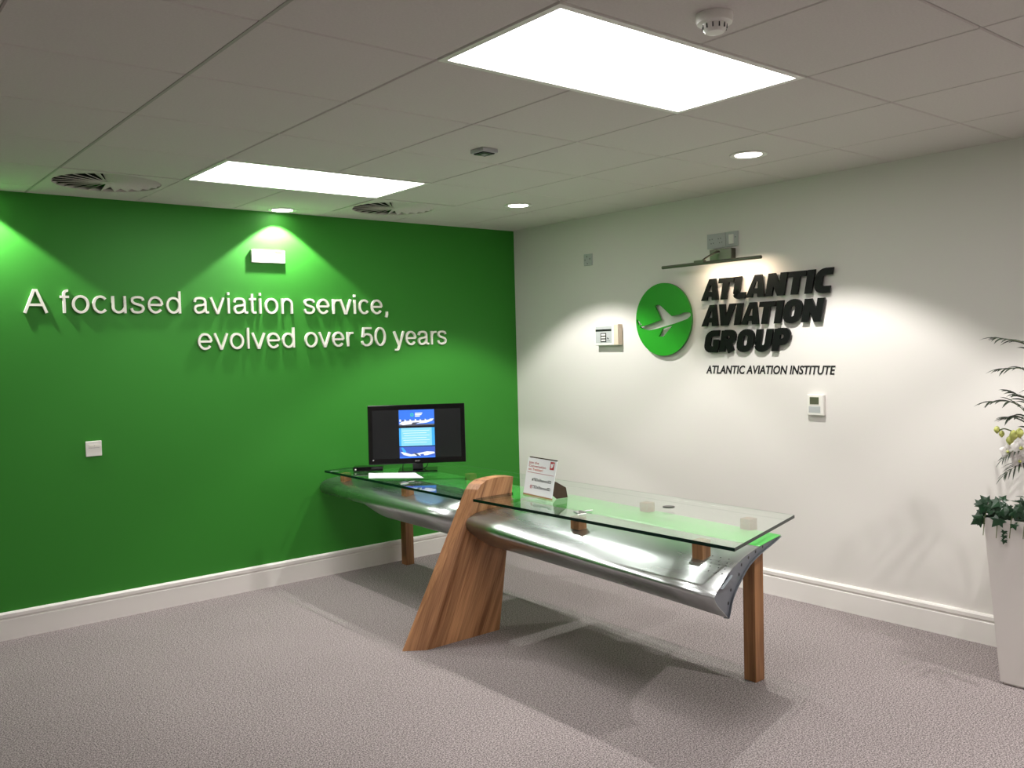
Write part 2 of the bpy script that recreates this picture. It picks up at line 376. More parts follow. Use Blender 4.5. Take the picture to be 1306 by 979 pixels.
# ================================================================== STROKE LETTERING
def ribbon(b, pts, hw, d0, d1, closed=False, limit=1.6):
    """a stroke of half-width hw along 2D pts; stands from depth d0 to d1 in front of the wall (local -Y)"""
    P = []
    for p in pts:
        p = Vector((p[0], p[1]))
        if not P or (p-P[-1]).length > 1e-5: P.append(p)
    if closed and (P[0]-P[-1]).length < 1e-5: P.pop()
    n = len(P); Lf = []; Rt = []
    for i in range(n):
        if closed: a, c = P[i-1], P[(i+1) % n]
        else: a, c = P[max(i-1, 0)], P[min(i+1, n-1)]
        d1_ = (P[i]-a); d2_ = (c-P[i])
        if d1_.length < 1e-9: d1_ = d2_
        if d2_.length < 1e-9: d2_ = d1_
        d1_.normalize(); d2_.normalize()
        n1 = Vector((-d1_.y, d1_.x)); n2 = Vector((-d2_.y, d2_.x)); m = (n1+n2)
        if m.length < 1e-6: m = n1
        m.normalize(); k = min(1/max(m.dot(n1), .05), limit)
        Lf.append(P[i]+m*hw*k); Rt.append(P[i]-m*hw*k)
    v = []
    for i in range(n):
        for q in (Lf[i], Rt[i]):
            v += [(q.x, -d0, q.y), (q.x, -d1, q.y)]
    f = []
    for i in range(n if closed else n-1):
        a, c = 4*i, 4*((i+1) % n)
        f += [(a+1, a+3, c+3, c+1), (a, c, c+2, a+2), (a, a+1, c+1, c), (a+2, c+2, c+3, a+3)]
    if not closed: f += [(0, 2, 3, 1), (4*n-4, 4*n-3, 4*n-1, 4*n-2)]
    b.add(v, f)
def arc(cx, cy, rx, ry, a0, a1, n=18):
    return [(cx+rx*math.cos(math.radians(a0+(a1-a0)*k/n)), cy+ry*math.sin(math.radians(a0+(a1-a0)*k/n))) for k in range(n+1)]
def cm(*p): return [(q.x, q.y) for q in catmull([(a, b_, 0) for a, b_ in p], 5)]
G = {   # width, strokes (centre lines, 1000 units to the em)
 'A': (667, [[(48, 0), (300, 685), (367, 685), (619, 0)], [(150, 245), (517, 245)]]),
 'f': (278, [[(120, 0), (120, 560)]+arc(220, 570, 100, 110, 180, 80, 8), [(18, 487), (255, 487)]]),
 'o': (556, [arc(278, 262, 203, 236, 0, 360, 32)]),
 'c': (500, [arc(262, 262, 190, 236, 42, 318, 26)]),
 'u': (556, [[(106, 523), (106, 190)]+arc(262, 185, 156, 158, 180, 290, 12)+[(380, 70), (450, 170)], [(450, 523), (450, 0)]]),
 's': (500, [cm((424, 395), (385, 470), (250, 498), (120, 465), (92, 385), (150, 310), (260, 272), (380, 225), (420, 145), (370, 55), (245, 26), (115, 58), (70, 152))]),
 'e': (556, [arc(276, 262, 200, 236, 0, 322, 28), [(80, 262), (476, 262)]]),
 'd': (556, [arc(262, 262, 190, 236, 0, 360, 30), [(458, 0), (458, 718)]]),
 'a': (556, [cm((80, 370), (115, 465), (240, 498), (375, 470), (420, 380))+[(420, 110)]+cm((424, 80), (455, 38), (530, 36)), cm((418, 310), (340, 275), (200, 258), (105, 215), (80, 140), (125, 50), (215, 26), (340, 65), (418, 160))]),
 'v': (500, [[(42, 523), (235, 18), (265, 18), (458, 523)]]),
 'i': (222, [[(111, 0), (111, 523)], [(111, 625), (111, 718)]]),
 't': (278, [[(122, 660), (122, 120)]+cm((125, 90), (160, 38), (255, 38)), [(18, 487), (255, 487)]]),
 'n': (556, [[(106, 0), (106, 523)], [(106, 340)]+arc(280, 320, 170, 178, 155, 0, 12)+[(450, 0)]]),
 'r': (333, [[(110, 0), (110, 523)], cm((112, 330), (150, 430), (220, 480), (325, 486))]),
 'l': (222, [[(111, 0), (111, 718)]]),
 ',': (278, [[(139, 90), (139, -10), (105, -120)]]),
 'y': (500, [[(42, 523), (245, 20)], [(458, 523), (255, -20)]+cm((235, -75), (190, -160), (75, -172))]),
 '5': (556, [[(470, 668), (150, 668), (100, 330)], cm((100, 345), (180, 420), (300, 445), (430, 385), (475, 235), (420, 90), (275, 24), (125, 65), (72, 180))]),
 '0': (556, [arc(278, 345, 196, 325, 0, 360, 34)]),
}
def slogan():
    t = thing('slogan_lettering', 'raised white letters reading A focused aviation service, evolved over 50 years on the green wall', 'lettering', (0, 0, 0))
    def line(text, x0, x1, z0, em):
        tot = sum(G[c][0] if c != ' ' else 278 for c in text); track = ((x1-x0)/em*1000-tot*1.05)/(len(text)-1)
        x = 0
        for c in text:
            if c != ' ':
                b = B()
                for si, st in enumerate(G[c][1]):
                    cl = len(st) > 20 and abs(st[0][0]-st[-1][0]) < 1 and abs(st[0][1]-st[-1][1]) < 1
                    ribbon(b, [(p[0]*em*1.05/1000, p[1]*em/1000*(1.045 if c not in 'Afld50i' else (1.02 if c != 'A' else 1))) for p in st], max(.037*em, 0), .0003, .017+.0003*si, cl)
                b.build('letter', M['letter_white'], t, loc=(x0+x*em/1000, 0, z0))
            x += (G[c][0] if c != ' ' else 278)*1.05+track
    line('A focused aviation service,', -3.607, -1.203, 1.831, .187)
    line('evolved over 50 years', -2.635, -.70, 1.601, .187)
slogan()

# heavy capitals, cap height 1, stroke half-width hw
def heavy():
    hw = .148
    r = .1
    def rr(x0, x1, y0, y1, q=.2):   # rounded rectangle centre line
        return arc(x1-q, y1-q, q, q, 0, 90, 4)+arc(x0+q, y1-q, q, q, 90, 180, 4)+arc(x0+q, y0+q, q, q, 180, 270, 4)+arc(x1-q, y0+q, q, q, 270, 360, 4)
    lo, hi = .125, .875
    return {
     'T': (.74, [[(0, hi), (.74, hi)], [(.37, hi), (.37, 0)]]),
     'L': (.60, [[(.155, 1), (.155, .25)]+arc(.29, .26, .135, .135, 180, 270, 4)+[(.60, lo)]]),
     'I': (.31, [[(.155, 0), (.155, 1)]]),
     'C': (.66, [[(.66, hi), (.40, hi)]+arc(.38, .655, .225, .22, 90, 180, 5)+arc(.38, .345, .225, .22, 180, 270, 5)+[(.40, lo), (.66, lo)]]),
     'O': (.80, [rr(.155, .645, lo, hi, .22)]),
     'G': (.72, [[(.66, hi), (.40, hi)]+arc(.36, .655, .225, .22, 90, 180, 5)+arc(.36, .345, .225, .22, 180, 270, 5)+[(.40, lo), (.70, lo)], [(.585, .10), (.585, .56)], [(.42, .47), (.66, .47)]]),
     'R': (.78, [[(.155, 0), (.155, 1)], [(.155, hi), (.42, hi)]+arc(.42, .67, .19, .205, 90, -90, 8)+[(.155, .465)], [(.40, .45), (.62, 0)]]),
     'P': (.76, [[(.155, 0), (.155, 1)], [(.155, hi), (.42, hi)]+arc(.42, .64, .20, .235, 90, -90, 8)+[(.155, .405)]]),
     'U': (.78, [[(.155, 1), (.155, .35)]+arc(.39, .36, .235, .235, 180, 360, 10)+[(.625, 1)]]),
    }, hw
HV, HWD = heavy()
POLY = {  # diagonal letters as exact outlines: list of polygons
 'A': (.86, [[(0, 0), (.27, 1), (.44, 1), (.36, .66), (.30, .40), (.30, .0)], [(.42, 1), (.59, 1), (.86, 0), (.55, 0), (.50, .22), (.50, .40)], [(.25, .17), (.58, .17), (.56, .40), (.28, .40)], [(.27, 1), (.59, 1), (.52, .70), (.34, .70)]]),
 'V': (.84, [[(0, 1), (.31, 1), (.46, .28), (.46, 0), (.25, 0)], [(.53, 1), (.84, 1), (.59, 0), (.40, 0), (.40, .28)]]),
 'N': (.84, [[(0, 0), (.30, 0), (.30, 1), (0, 1)], [(.54, 0), (.84, 0), (.84, 1), (.54, 1)], [(.0, 1), (.30, 1), (.84, 0), (.54, 0)]]),
}
def brand():
    t = thing('logo_lettering', 'raised black capitals reading ATLANTIC AVIATION GROUP on the white wall', 'lettering', (0, 0, 0), RW)
    cap = .137; sh = .20
    def line(text, y0, y1, z0):
        gap = .055
        ws = [(HV[c][0] if c in HV else POLY[c][0]) for c in text]; kern = []
        for a, b_ in zip(text, text[1:]):
            kern.append(gap-(.14 if a+b_ in ('AT', 'AV', 'VA', 'LT', 'TA') else 0)-(.02 if 'A' in a+b_ else 0))
        tot = sum(ws)+sum(kern); u0, u1 = -y0, -y1; xsc = (u1-u0-sh*cap)/tot; x = 0
        for n, c in enumerate(text):
            b = B(); d0, d1 = .014, .028
            f = lambda p, q: (p*xsc+q*sh*cap, q*cap)
            if c in HV:
                for si, st in enumerate(HV[c][1]):
                    cl = c == 'O'
                    # widen in em space, then scale: build with unit ribbon and transform
                    tb = B(); ribbon(tb, st, HWD if not (len(st) == 2 and abs(st[0][1]-st[1][1]) < .01) else .118, d0, d1+.0003*si, cl, 1.5)
                    b.add([(f(v[0], v[2])[0], v[1], f(v[0], v[2])[1]) for v in tb.v], tb.f)
            else:
                for si, pg in enumerate(POLY[c][1]):
                    b.prism([f(*p) for p in pg], lambda a, q: (a, -d0, q), lambda a, q: (a, -d1-.0003*si, q))
            b.build('letter', M['letter_black'], t, loc=(u0+x*xsc, 0, z0))
            x += ws[n]+(kern[n] if n < len(kern) else 0)
    # local x runs towards -y of the room
    line('ATLANTIC', -1.93, -2.875, 1.833)
    line('AVIATION', -1.93, -2.82, 1.667)
    line('GROUP', -1.945, -2.60, 1.500)
    t2 = thing('institute_lettering', 'thin black italic capitals reading ATLANTIC AVIATION INSTITUTE under the raised logo', 'lettering', (0, 0, 0), RW)
    x0, x1 = 1.945, 2.870
    o = text_mesh('ATLANTIC AVIATION INSTITUTE', .072, M['ink'], t2, 'letters', shear=.22, extrude=.0012, bold=.0016)
    wd = o.dimensions.x or 1.0
    xs = [v.co.x for v in o.data.vertices]; k = (x1-x0)/(max(xs)-min(xs)); o.data.transform(Matrix.Diagonal((k, 1, 1, 1)))
    o.location = (x0, -.0014, 1.362)
brand()

def disc_logo():
    t = thing('logo_disc', 'round green disc with a cut-out aeroplane left of the black logo letters', 'logo', (0, -1.606, 1.7265), RW)
    R = .2465
    def uv(px, py):
        u = (px-372)/328*R; v = (480-py)/430*R - .055*(px-372)/430*R; return (u, v)
    shapes = [
        [(84, 572), (150, 556), (200, 541), (345, 487), (322, 425), (275, 322), (310, 302), (345, 316), (475, 440), (560, 422), (620, 398), (672, 396), (690, 410), (690, 438), (650, 474), (500, 530), (400, 560), (300, 590), (200, 610), (140, 602)],
        [(50, 478), (74, 492), (116, 546), (72, 560)],
        [(365, 588), (482, 550), (375, 682), (318, 682)]]
    c = bpy.data.curves.new('tmp', 'CURVE'); c.dimensions = '2D'; c.fill_mode = 'BOTH'; c.extrude = .008
    def spl(pts):
        s = c.splines.new('POLY'); s.points.add(len(pts)-1)
        for p, q in zip(s.points, pts): p.co = (q[0], q[1], 0, 1)
        s.use_cyclic_u = True
    spl([(R*math.cos(2*PI*k/96), R*math.sin(2*PI*k/96)) for k in range(96)])
    for s_ in shapes: spl([uv(*p) for p in s_])
    o = bpy.data.objects.new('tmp', c); COL.objects.link(o)
    me = bpy.data.meshes.new_from_object(o, depsgraph=bpy.context.evaluated_depsgraph_get()); bpy.data.objects.remove(o)
    me.transform(Matrix.Rotation(PI/2, 4, 'X')); me.materials.clear(); me.materials.append(M['logo_green']); me.materials.append(M['logo_edge'])
    for p in me.polygons:
        if abs(p.normal.y) < .5 and math.hypot(p.center.x, p.center.z) > R*.97: p.material_index = 1
    me.name = 'disc'; d = link(bpy.data.objects.new('disc', me), t); d.location = (0, -.022, 0)
    for a in (45, 135, 225, 315):
        B().tube([(R*.75*math.cos(math.radians(a)), 0, R*.75*math.sin(math.radians(a))), (R*.75*math.cos(math.radians(a)), -.015, R*.75*math.sin(math.radians(a)))], .008).build('spacer', M['plastic'], t)
disc_logo()

# ================================================================== WALL FITTINGS
def wall_box():
    t = thing('wall_box', 'white rectangular box with yellow label under the downlight on the green wall', 'socket box', (-2.135, 0, 2.21))
    B().box(-.118, -.022, -.043, .118, 0, .043, bev=.004).build('housing', M['plastic'], t)
    B().box(.045, -.0232, .024, .098, -.0221, .036).build('yellow_label', M['yellow'], t, ).__setitem__('label', 'yellow sticker')
    B().box(.052, -.0235, -.024, .092, -.022, -.004).build('window', M['greyplastic'], t)
    f = None
    for x, z in ((-.088, -.0), (-.098, -.02), (-.078, -.021), (-.025, -.022), (-.012, -.022)):
        if not f: f = B().box(-.003, -.0227, -.002, .003, -.022, .002).build('terminal', M['greyink'], t, loc=(x, 0, z))
        else: dup(f, t, loc=(x, 0, z))
wall_box()
def data_plate():
    t = thing('data_outlet', 'small white square data outlet low on the left of the green wall', 'outlet', (-3.268, 0, 1.031))
    B().box(-.044, -.010, -.045, .044, 0, .045, bev=.003).build('face_plate', M['plastic'], t)
    f = B().box(-.013, -.0125, -.007, .013, -.0095, .007).build('data_port', M['letter_white'], t, loc=(-.016, 0, .018)); dup(f, t, loc=(.016, 0, .018))
    B().box(-.03, -.0106, -.0006, .03, -.0098, .0006).build('seam', M['greyink'], t, loc=(0, 0, .004))
data_plate()
def grey_plate():
    t = thing('blank_plate', 'small grey plate with drilled holes high near the corner on the white wall', 'wall plate', (0, -.868, 2.198), RW)
    B().box(-.044, -.007, -.043, .044, 0, .043, bev=.002).build('plate', M['greyplastic'], t)
    f = None
    for x, z in ((-.010, .024), (.020, .005), (-.030, .0), (-.006, -.028)):
        if not f: f = B().lathe([(.0042, 0), (.0042, .001)], 10).build('screw_hole', M['dark'], t)
        o = f if x == -.010 else dup(f, t)
        o.location = (x, -.007, z); o.rotation_euler = (PI/2, 0, 0)
grey_plate()
def sockets():
    t = thing('socket_plate', 'grey double socket and switch plate above the picture light', 'wall socket', (0, -2.095, 2.21), RW)
    B().box(-.122, -.009, -.047, .022, 0, .047, bev=.002).build('double_plate', M['greyplastic'], t)
    B().box(.024, -.009, -.047, .118, 0, .047, bev=.002).build('single_plate', M['greyplastic'], t)
    B().box(.050, -.0135, -.030, .088, -.0085, .030, bev=.002).build('switch', M['plastic'], t)
    f = B().lathe([(.0032, 0), (.0032, .0008)], 8).build('pin_hole', M['dark'], t); f.rotation_euler = (PI/2, 0, 0); f.location = (.100, -.009, .01)
    for cx in (-.085, -.018):
        for x, z in ((-.014, .012), (.004, .014), (-.004, -.014), (.014, -.012)): dup(f, t, loc=(cx+x, -.009, z))
sockets()
def picture_light():
    t = thing('picture_light', 'brushed nickel picture light with a long thin bar above the black logo', 'wall lamp', (0, -2.105, 2.13), RW)
    B().box(-.085, -.045, -.047, .085, 0, .022, bev=.003).build('backplate', M['chrome'], t)
    p = catmull([(0, -.028, 0), (-.02, -.060, .004), (-.06, -.110, -.030), (-.075, -.148, -.058)], 6)
    autosmooth(B().tube(p, .006, 10).build('arm', M['chrome'], t))
    B().box(-.115, -.168, -.066, -.035, -.142, -.048, bev=.003).build('bracket', M['chrome'], t)
    autosmooth(B().tube([(-.385, -.155, -.068), (.38, -.155, -.068)], .0105, 16).build('lamp_tube', M['chrome'], t))
    B().box(-.36, -.1475, -.0755, .36, -.1435, -.070).build('diffuser_strip', M['plastic'], t)
    ld = bpy.data.lights.new('lamp', 'AREA'); ld.shape = 'RECTANGLE'; ld.size = .46; ld.size_y = .012; ld.energy = PICTURE_W; ld.color = (1, .80, .58); ld.spread = math.radians(150)
    lo = bpy.data.objects.new('lamp', ld); link(lo, t); lo.location = (.10, -.138, -.083); lo.rotation_euler = (math.radians(38), 0, 0)
picture_light()
def alarm_panel():
    t = thing('alarm_panel', 'white alarm control panel with three lit buttons left of the green disc', 'control panel', (0, -1.085, 1.636), RW)
    w_, h_ = .125, .075
    B().box(-w_, -.045, -h_, w_-.012, 0, h_, bev=.004).build('housing', M['plastic'], t)
    B().box(w_-.055, -.046, -h_+.001, w_-.0115, -.0, h_-.001, bev=.002).build('side_cover', M['cream'], t).__setitem__('label', 'cream side cover')
    B().box(-w_+.012, -.0465, -.058, w_-.075, -.045, .062, bev=.0005).build('face_panel', M['greyplastic'], t)
    B().box(-w_+.013, -.0475, .026, w_-.077, -.046, .041).build('display_strip', M['dark'], t)
    B().box(-.062, -.0475, -.052, -.004, -.046, .014).build('button_pad', M['dark'], t)
    f = B().box(-.021, -.0495, -.006, .021, -.047, .006, bev=.001).build('button', M['plastic'], t, loc=(-.033, 0, .001))
    dup(f, t, loc=(-.033, 0, -.019)); dup(f, t, loc=(-.033, 0, -.039))
    B().add([(.006, -.0468, -.018), (.014, -.0468, -.022), (.022, -.0468, -.030), (.016, -.0468, -.034), (.008, -.0468, -.030), (.004, -.0468, -.024)], [(0, 1, 2, 3, 4, 5)]).build('emblem', M['ink'], t)
    B().box(.003, -.0470, -.046, .034, -.0464, -.041).build('print_mark', M['greyink'], t)
alarm_panel()
def thermostat():
    t = thing('thermostat', 'white thermostat with a small grey display right of the lettering', 'thermostat', (0, -2.748, 1.184), RW)
    B().box(-.055, -.026, -.061, .055, 0, .061, bev=.005).build('housing', M['plastic'], t)
    B().box(-.037, -.0275, .0, .030, -.0255, .050).build('display_bezel', M['letter_white'], t)
    B().box(-.032, -.0285, .004, .026, -.027, .046).build('display', mat('lcd', (92, 96, 76), rough=.3), t)
    B().box(-.040, -.0268, -.046, .035, -.0255, -.008).build('button_flap', M['greyplastic'], t)
thermostat()

# ================================================================== DESK
DESK = thing('reception_desk', 'reception desk of an aircraft wing section under glass on oak legs and a slanted slab', 'desk', (0, 0, 0))
GZ0, GZ1 = .7375, .7525
def slab():
    root = bpy.data.objects.new('support_slab', None); link(root, DESK)
    poly = [(-2.135, 0), (-1.652, 0), (-1.532, .80), (-1.526, .842), (-1.60, .850), (-1.67, .849), (-1.715, .842), (-1.75, .824), (-1.775, .797), (-1.800, .745)]
    yn, yf = -1.790, -1.715
    def off(z): return .105-.075*min(z/.8, 1)
    def xf(z): return -2.135+.335*min(z/.745, 1)+.075*max(0, z-.745)/.1
    def xb(z): return -1.652+.126*min(z/.84, 1)
    def far(x, z):
        s = max(0, min(1, (xb(z)-x)/(xb(z)-xf(z)))); s = max(0, (s-.6)/.4)
        return (x-s*off(z), yf, z)
    def near(x, z): return (x, yn, z)
    d = Vector((.387, .922)); nrm = Vector((d.y, -d.x))   # across the grain
    def clip(pg, c, sign):
        out = []
        for i in range(len(pg)):
            a, b_ = Vector(pg[i]), Vector(pg[(i+1) % len(pg)]); fa, fb = sign*(a.dot(nrm)-c), sign*(b_.dot(nrm)-c)
            if fa >= 0: out.append((a.x, a.y))
            if (fa > 0 > fb) or (fa < 0 < fb):
                t_ = fa/(fa-fb); q = a+(b_-a)*t_; out.append((q.x, q.y))
        return out
    base = Vector(poly[0]).dot(nrm); top = max(Vector(p).dot(nrm) for p in poly)
    low = min(Vector(p).dot(nrm) for p in poly)
    cuts = [low-.001, base+.055, base+.105, base+.175, base+.235, base+.29, base+.35, base+.41, top+.001]
    for a, b_ in zip(cuts, cuts[1:]):
        pg = clip(clip(poly, a+.0002, 1), b_-.0002, -1)
        if len(pg) < 3: continue
        o = B().prism(pg, near, far).build('stave', M['slab'], root)
slab()
def box_leg(x, y, z1, s=.033):
    B().box(-s, -s, 0, s, s, z1, bev=.002).build('leg', M['leg'], DESK, loc=(x, y, 0))
box_leg(-1.243, -3.178, .665)
box_leg(-1.196, -.138, .68)

# wing skin: sections from the green wall to the near end
TOP = [(-1.08, .682), (-1.2, .694), (-1.45, .695), (-1.65, .688), (-1.78, .674), (-1.832, .658), (-1.857, .638), (-1.862, .615), (-1.85, .588), (-1.80, .545), (-1.72, .492), (-1.65, .463), (-1.575, .440)]
def sec(y, shape):
    return [(x, y, z) for x, z in shape]
S_FULL = TOP
S_WALL = [(-1.06, .682), (-1.18, .694), (-1.43, .697), (-1.63, .690), (-1.75, .680), (-1.795, .668), (-1.818, .650), (-1.826, .627), (-1.818, .603), (-1.800, .588), (-1.785, .580), (-1.770, .573), (-1.757, .568)]
S_A = [(-1.065, .682), (-1.185, .694), (-1.435, .697), (-1.635, .690), (-1.757, .678), (-1.805, .665), (-1.828, .646), (-1.836, .623), (-1.827, .598), (-1.805, .583), (-1.785, .573), (-1.765, .567), (-1.745, .565)]
S_B = [(-1.07, .682), (-1.19, .694), (-1.44, .696), (-1.64, .689), (-1.762, .677), (-1.812, .663), (-1.836, .643), (-1.843, .620), (-1.832, .592), (-1.78, .548), (-1.70, .495), (-1.63, .466), (-1.565, .449)]
S_END = [(-1.193, -3.296, .684), (-1.30, -3.325, .686), (-1.451, -3.361, .683), (-1.60, -3.398, .674), (-1.70, -3.425, .659), (-1.762, -3.439, .642), (-1.853, -3.461, .600), (-1.895, -3.472, .583), (-1.902, -3.474, .566), (-1.872, -3.466, .533), (-1.828, -3.455, .500), (-1.800, -3.448, .478), (-1.776, -3.442, .461)]
def lerp(a, b_, t): return [tuple(p+(q-p)*t for p, q in zip(u, v)) for u, v in zip(a, b_)]
def skin(name, secs, part, m):
    rows = [part(catmull(s, 5)) for s in secs]; n = len(rows[0]); th = .003
    v = []; f = []
    for r in rows: v += [tuple(p) for p in r]
    for i in range(len(rows)-1):
        for k in range(n-1): f.append((i*n+k, i*n+k+1, (i+1)*n+k+1, (i+1)*n+k))
    o = mk(name, v, f, m, DESK, smooth=True)
    md = o.modifiers.new('thickness', 'SOLIDIFY'); md.thickness = .003; md.offset = 0
    return o
sw = sec(-.03, S_WALL); sa = sec(-.60, S_A); sb = sec(-.66, S_B); sc = sec(-1.713, S_FULL); sd = sec(-1.792, S_FULL)
FAR = [sw, lerp(sw, sa, .5), sa, sb, lerp(sb, sc, .33), lerp(sb, sc, .66), sc]
NEAR = [sd]+[lerp(sd, S_END, k/6) for k in range(1, 7)]
for ss in (FAR, NEAR):
    skin('wing_skin', ss, lambda r: r[10:], M['alu'])
    skin('trailing_strip', ss, lambda r: r[:11], M['rear_green'])['label'] = 'bright green trailing strip of the wing'  # rear part of the skin in one even bright green
def rib():
    P = [Vector(p) for p in catmull(S_END, 4)]
    low = [Vector(p) for p in catmull([(-1.195, -3.297, .680), (-1.31, -3.327, .666), (-1.434, -3.357, .652), (-1.563, -3.389, .626), (-1.67, -3.416, .572), (-1.72, -3.429, .540), (-1.745, -3.435, .512), (-1.762, -3.440, .482), (-1.776, -3.443, .462)], 4)]
    sh = Vector((0, .006, 0)); v = []; f = []
    n = 30
    def res(L, m):
        out = []; d = [0]
        for a, b_ in zip(L, L[1:]): d.append(d[-1]+(b_-a).length)
        for k in range(m+1):
            t = d[-1]*k/m; i = max(j for j in range(len(d)) if d[j] <= t+1e-9); i = min(i, len(L)-2)
            out.append(L[i]+(L[i+1]-L[i])*((t-d[i])/(d[i+1]-d[i]+1e-12)))
        return out
    A, Bq = res(P, n), res(low, n)
    for a, b_ in zip(A, Bq): v += [a+sh, b_+sh, a+sh*1.5, b_+sh*1.5]
    for i in range(n):
        a, c = 4*i, 4*i+4
        f += [(a, a+1, c+1, c), (a+2, c+2, c+3, a+3), (a, c, c+2, a+2), (a+1, a+3, c+3, c+1)]
    mk('end_rib', v, f, M['rib'], DESK)
    # flange around the lower edge of the rib
    v = []; f = []
    for b_ in Bq: v += [b_+Vector((0, -.004, 0)), b_+Vector((.006, .025, -.004)), b_+Vector((.0, .025, -.007)), b_+Vector((0, -.004, -.003))]
    for i in range(n):
        a, c = 4*i, 4*i+4
        for k in range(4): f.append((a+k, a+(k+1) % 4, c+(k+1) % 4, c+k))
    mk('rib_flange', v, f, M['rib'], DESK)
    # rivet holes on the rib and a gusset
    first = B().lathe([(.0065, 0), (.0065, .0015)], 10).build('rivet_hole', M['dark'], DESK)
    first.rotation_euler = (PI/2, 0, .245); k = 0
    for i in (8, 11, 14, 17, 20, 24, 27):
        p = A[i]*.5+Bq[i]*.5+Vector((0, .0065, 0))
        if i > 19: p = A[i]*.22+Bq[i]*.78+Vector((0, .0065, 0))
        o = first if k == 0 else dup(first, DESK); o.location = p; k += 1
    g0, g1, g2 = Vector((-1.853, -3.466, .600)), Vector((-1.72, -3.434, .603)), Vector((-1.755, -3.442, .632))
    q = Vector((-.002, -.012, 0)); q2 = Vector((0, .002, 0))
    mk('gusset', [g0+q, g1+q, g2+q, g0+q2, g1+q2, g2+q2], [(0, 1, 2), (3, 5, 4), (0, 3, 4, 1), (1, 4, 5, 2), (2, 5, 3, 0)], M['rib'], DESK)
    # screw holes drilled in the upper skin by the near end
    sdv = [Vector(p) for p in catmull(sd, 5)]; se = [Vector(p) for p in catmull(S_END, 5)]
    h = B().lathe([(.0032, 0), (.0032, .0012)], 8).build('screw_hole', M['dark'], DESK); n0 = 0
    for i, rowt in ((18, (.97, .945, .92)), (20, (.975, .95, .925, .90)), (22, (.98, .96, .935, .91)), (24, (.983, .965, .94, .915, .89)), (26, (.985, .968, .945))):
        for t_ in rowt:
            p = sdv[i].lerp(se[i], t_); pa = sdv[i-1].lerp(se[i-1], t_); pb = sdv[i+1].lerp(se[i+1], t_)
            tg = (pb-pa).normalized(); nn = tg.cross(Vector((0, 1, 0))).normalized()
            if nn.z < 0: nn = -nn
            o = h if n0 == 0 else dup(h, DESK); n0 += 1
            o.location = p+nn*.0012; o.rotation_euler = Vector((0, 0, 1)).rotation_difference(nn).to_euler()
rib()
def top_glass():
    poly = [(-1.822, -.10), (-1.835, -1.712), (-1.528, -1.712), (-1.532, -1.793), (-1.812, -1.793), (-1.784, -3.484), (-1.049, -3.274), (-1.022, -.10)]
    n = len(poly); c = .0015
    cen = Vector((-1.42, -1.8))
    def inset(z, d):
        out = []
        for i in range(n):
            a, b_, q = Vector(poly[i-1]), Vector(poly[i]), Vector(poly[(i+1) % n])
            e1, e2 = (b_-a).normalized(), (q-b_).normalized(); m = (Vector((-e1.y, e1.x))+Vector((-e2.y, e2.x))); m.normalize()
            out.append((b_.x+m.x*d, b_.y+m.y*d, z))
        return out
    v = inset(GZ0, c)+inset(GZ0+c, 0)+inset(GZ1-c, 0)+inset(GZ1, c)
    f = [tuple(range(n)), tuple(range(4*n-1, 3*n-1, -1))]; mi = [0, 0]
    for r in range(3):
        for i in range(n): f.append((r*n+i, r*n+(i+1) % n, (r+1)*n+(i+1) % n, (r+1)*n+i)); mi.append((2 if r == 2 else 0) if i == 6 else 1)  # far upper chamfer gets a pale colour as a painted highlight
    o = mk('glass_top', v, f, [M['glass'], M['glassedge'], M['edge_highlight']], DESK, midx=mi); o['label'] = 'clear glass top with dark green edges'
top_glass()
def blocks():
    f = None
    for x, y, z in ((-1.70, -3.25, .655), (-1.70, -2.50, .675), (-1.75, -1.04, .675), (-1.73, -.23, .675), (-1.195, -2.49, .688), (-1.19, -3.12, .684), (-1.18, -.92, .688)):
        B().box(-.028, -.028, z, .028, .028, GZ0-.0002, bev=.002).build('support_block', M['leg'], DESK, loc=(x, y, 0))
    for x, y in ((-1.69, -2.50), (-1.765, -1.02)):
        b = B(); b.add([(-.04, 0, 0), (0, -.034, 0), (.04, 0, 0), (0, .034, 0), (-.036, 0, .004), (0, -.030, .005), (.036, 0, .004), (0, .030, .005), (0, 0, .012)],
                       [(0, 3, 2, 1), (0, 1, 5, 4), (1, 2, 6, 5), (2, 3, 7, 6), (3, 0, 4, 7), (4, 5, 8), (5, 6, 8), (6, 7, 8), (7, 4, 8)])
        b.tube([(.02, -.02, .005), (.045, -.05, .007)], .003, 6)
        b.build('clamp_plate', M['silver'], DESK, loc=(x, y, GZ1+.0002), rz=.5).__setitem__('label', 'silver clamp plate')
    B().lathe([(.030, 0), (.030, .003), (.024, .004)], 24).build('cable_grommet', M['black'], DESK, loc=(-1.285, -2.715, GZ1+.0002)).__setitem__('label', 'black round cable grommet')
blocks()

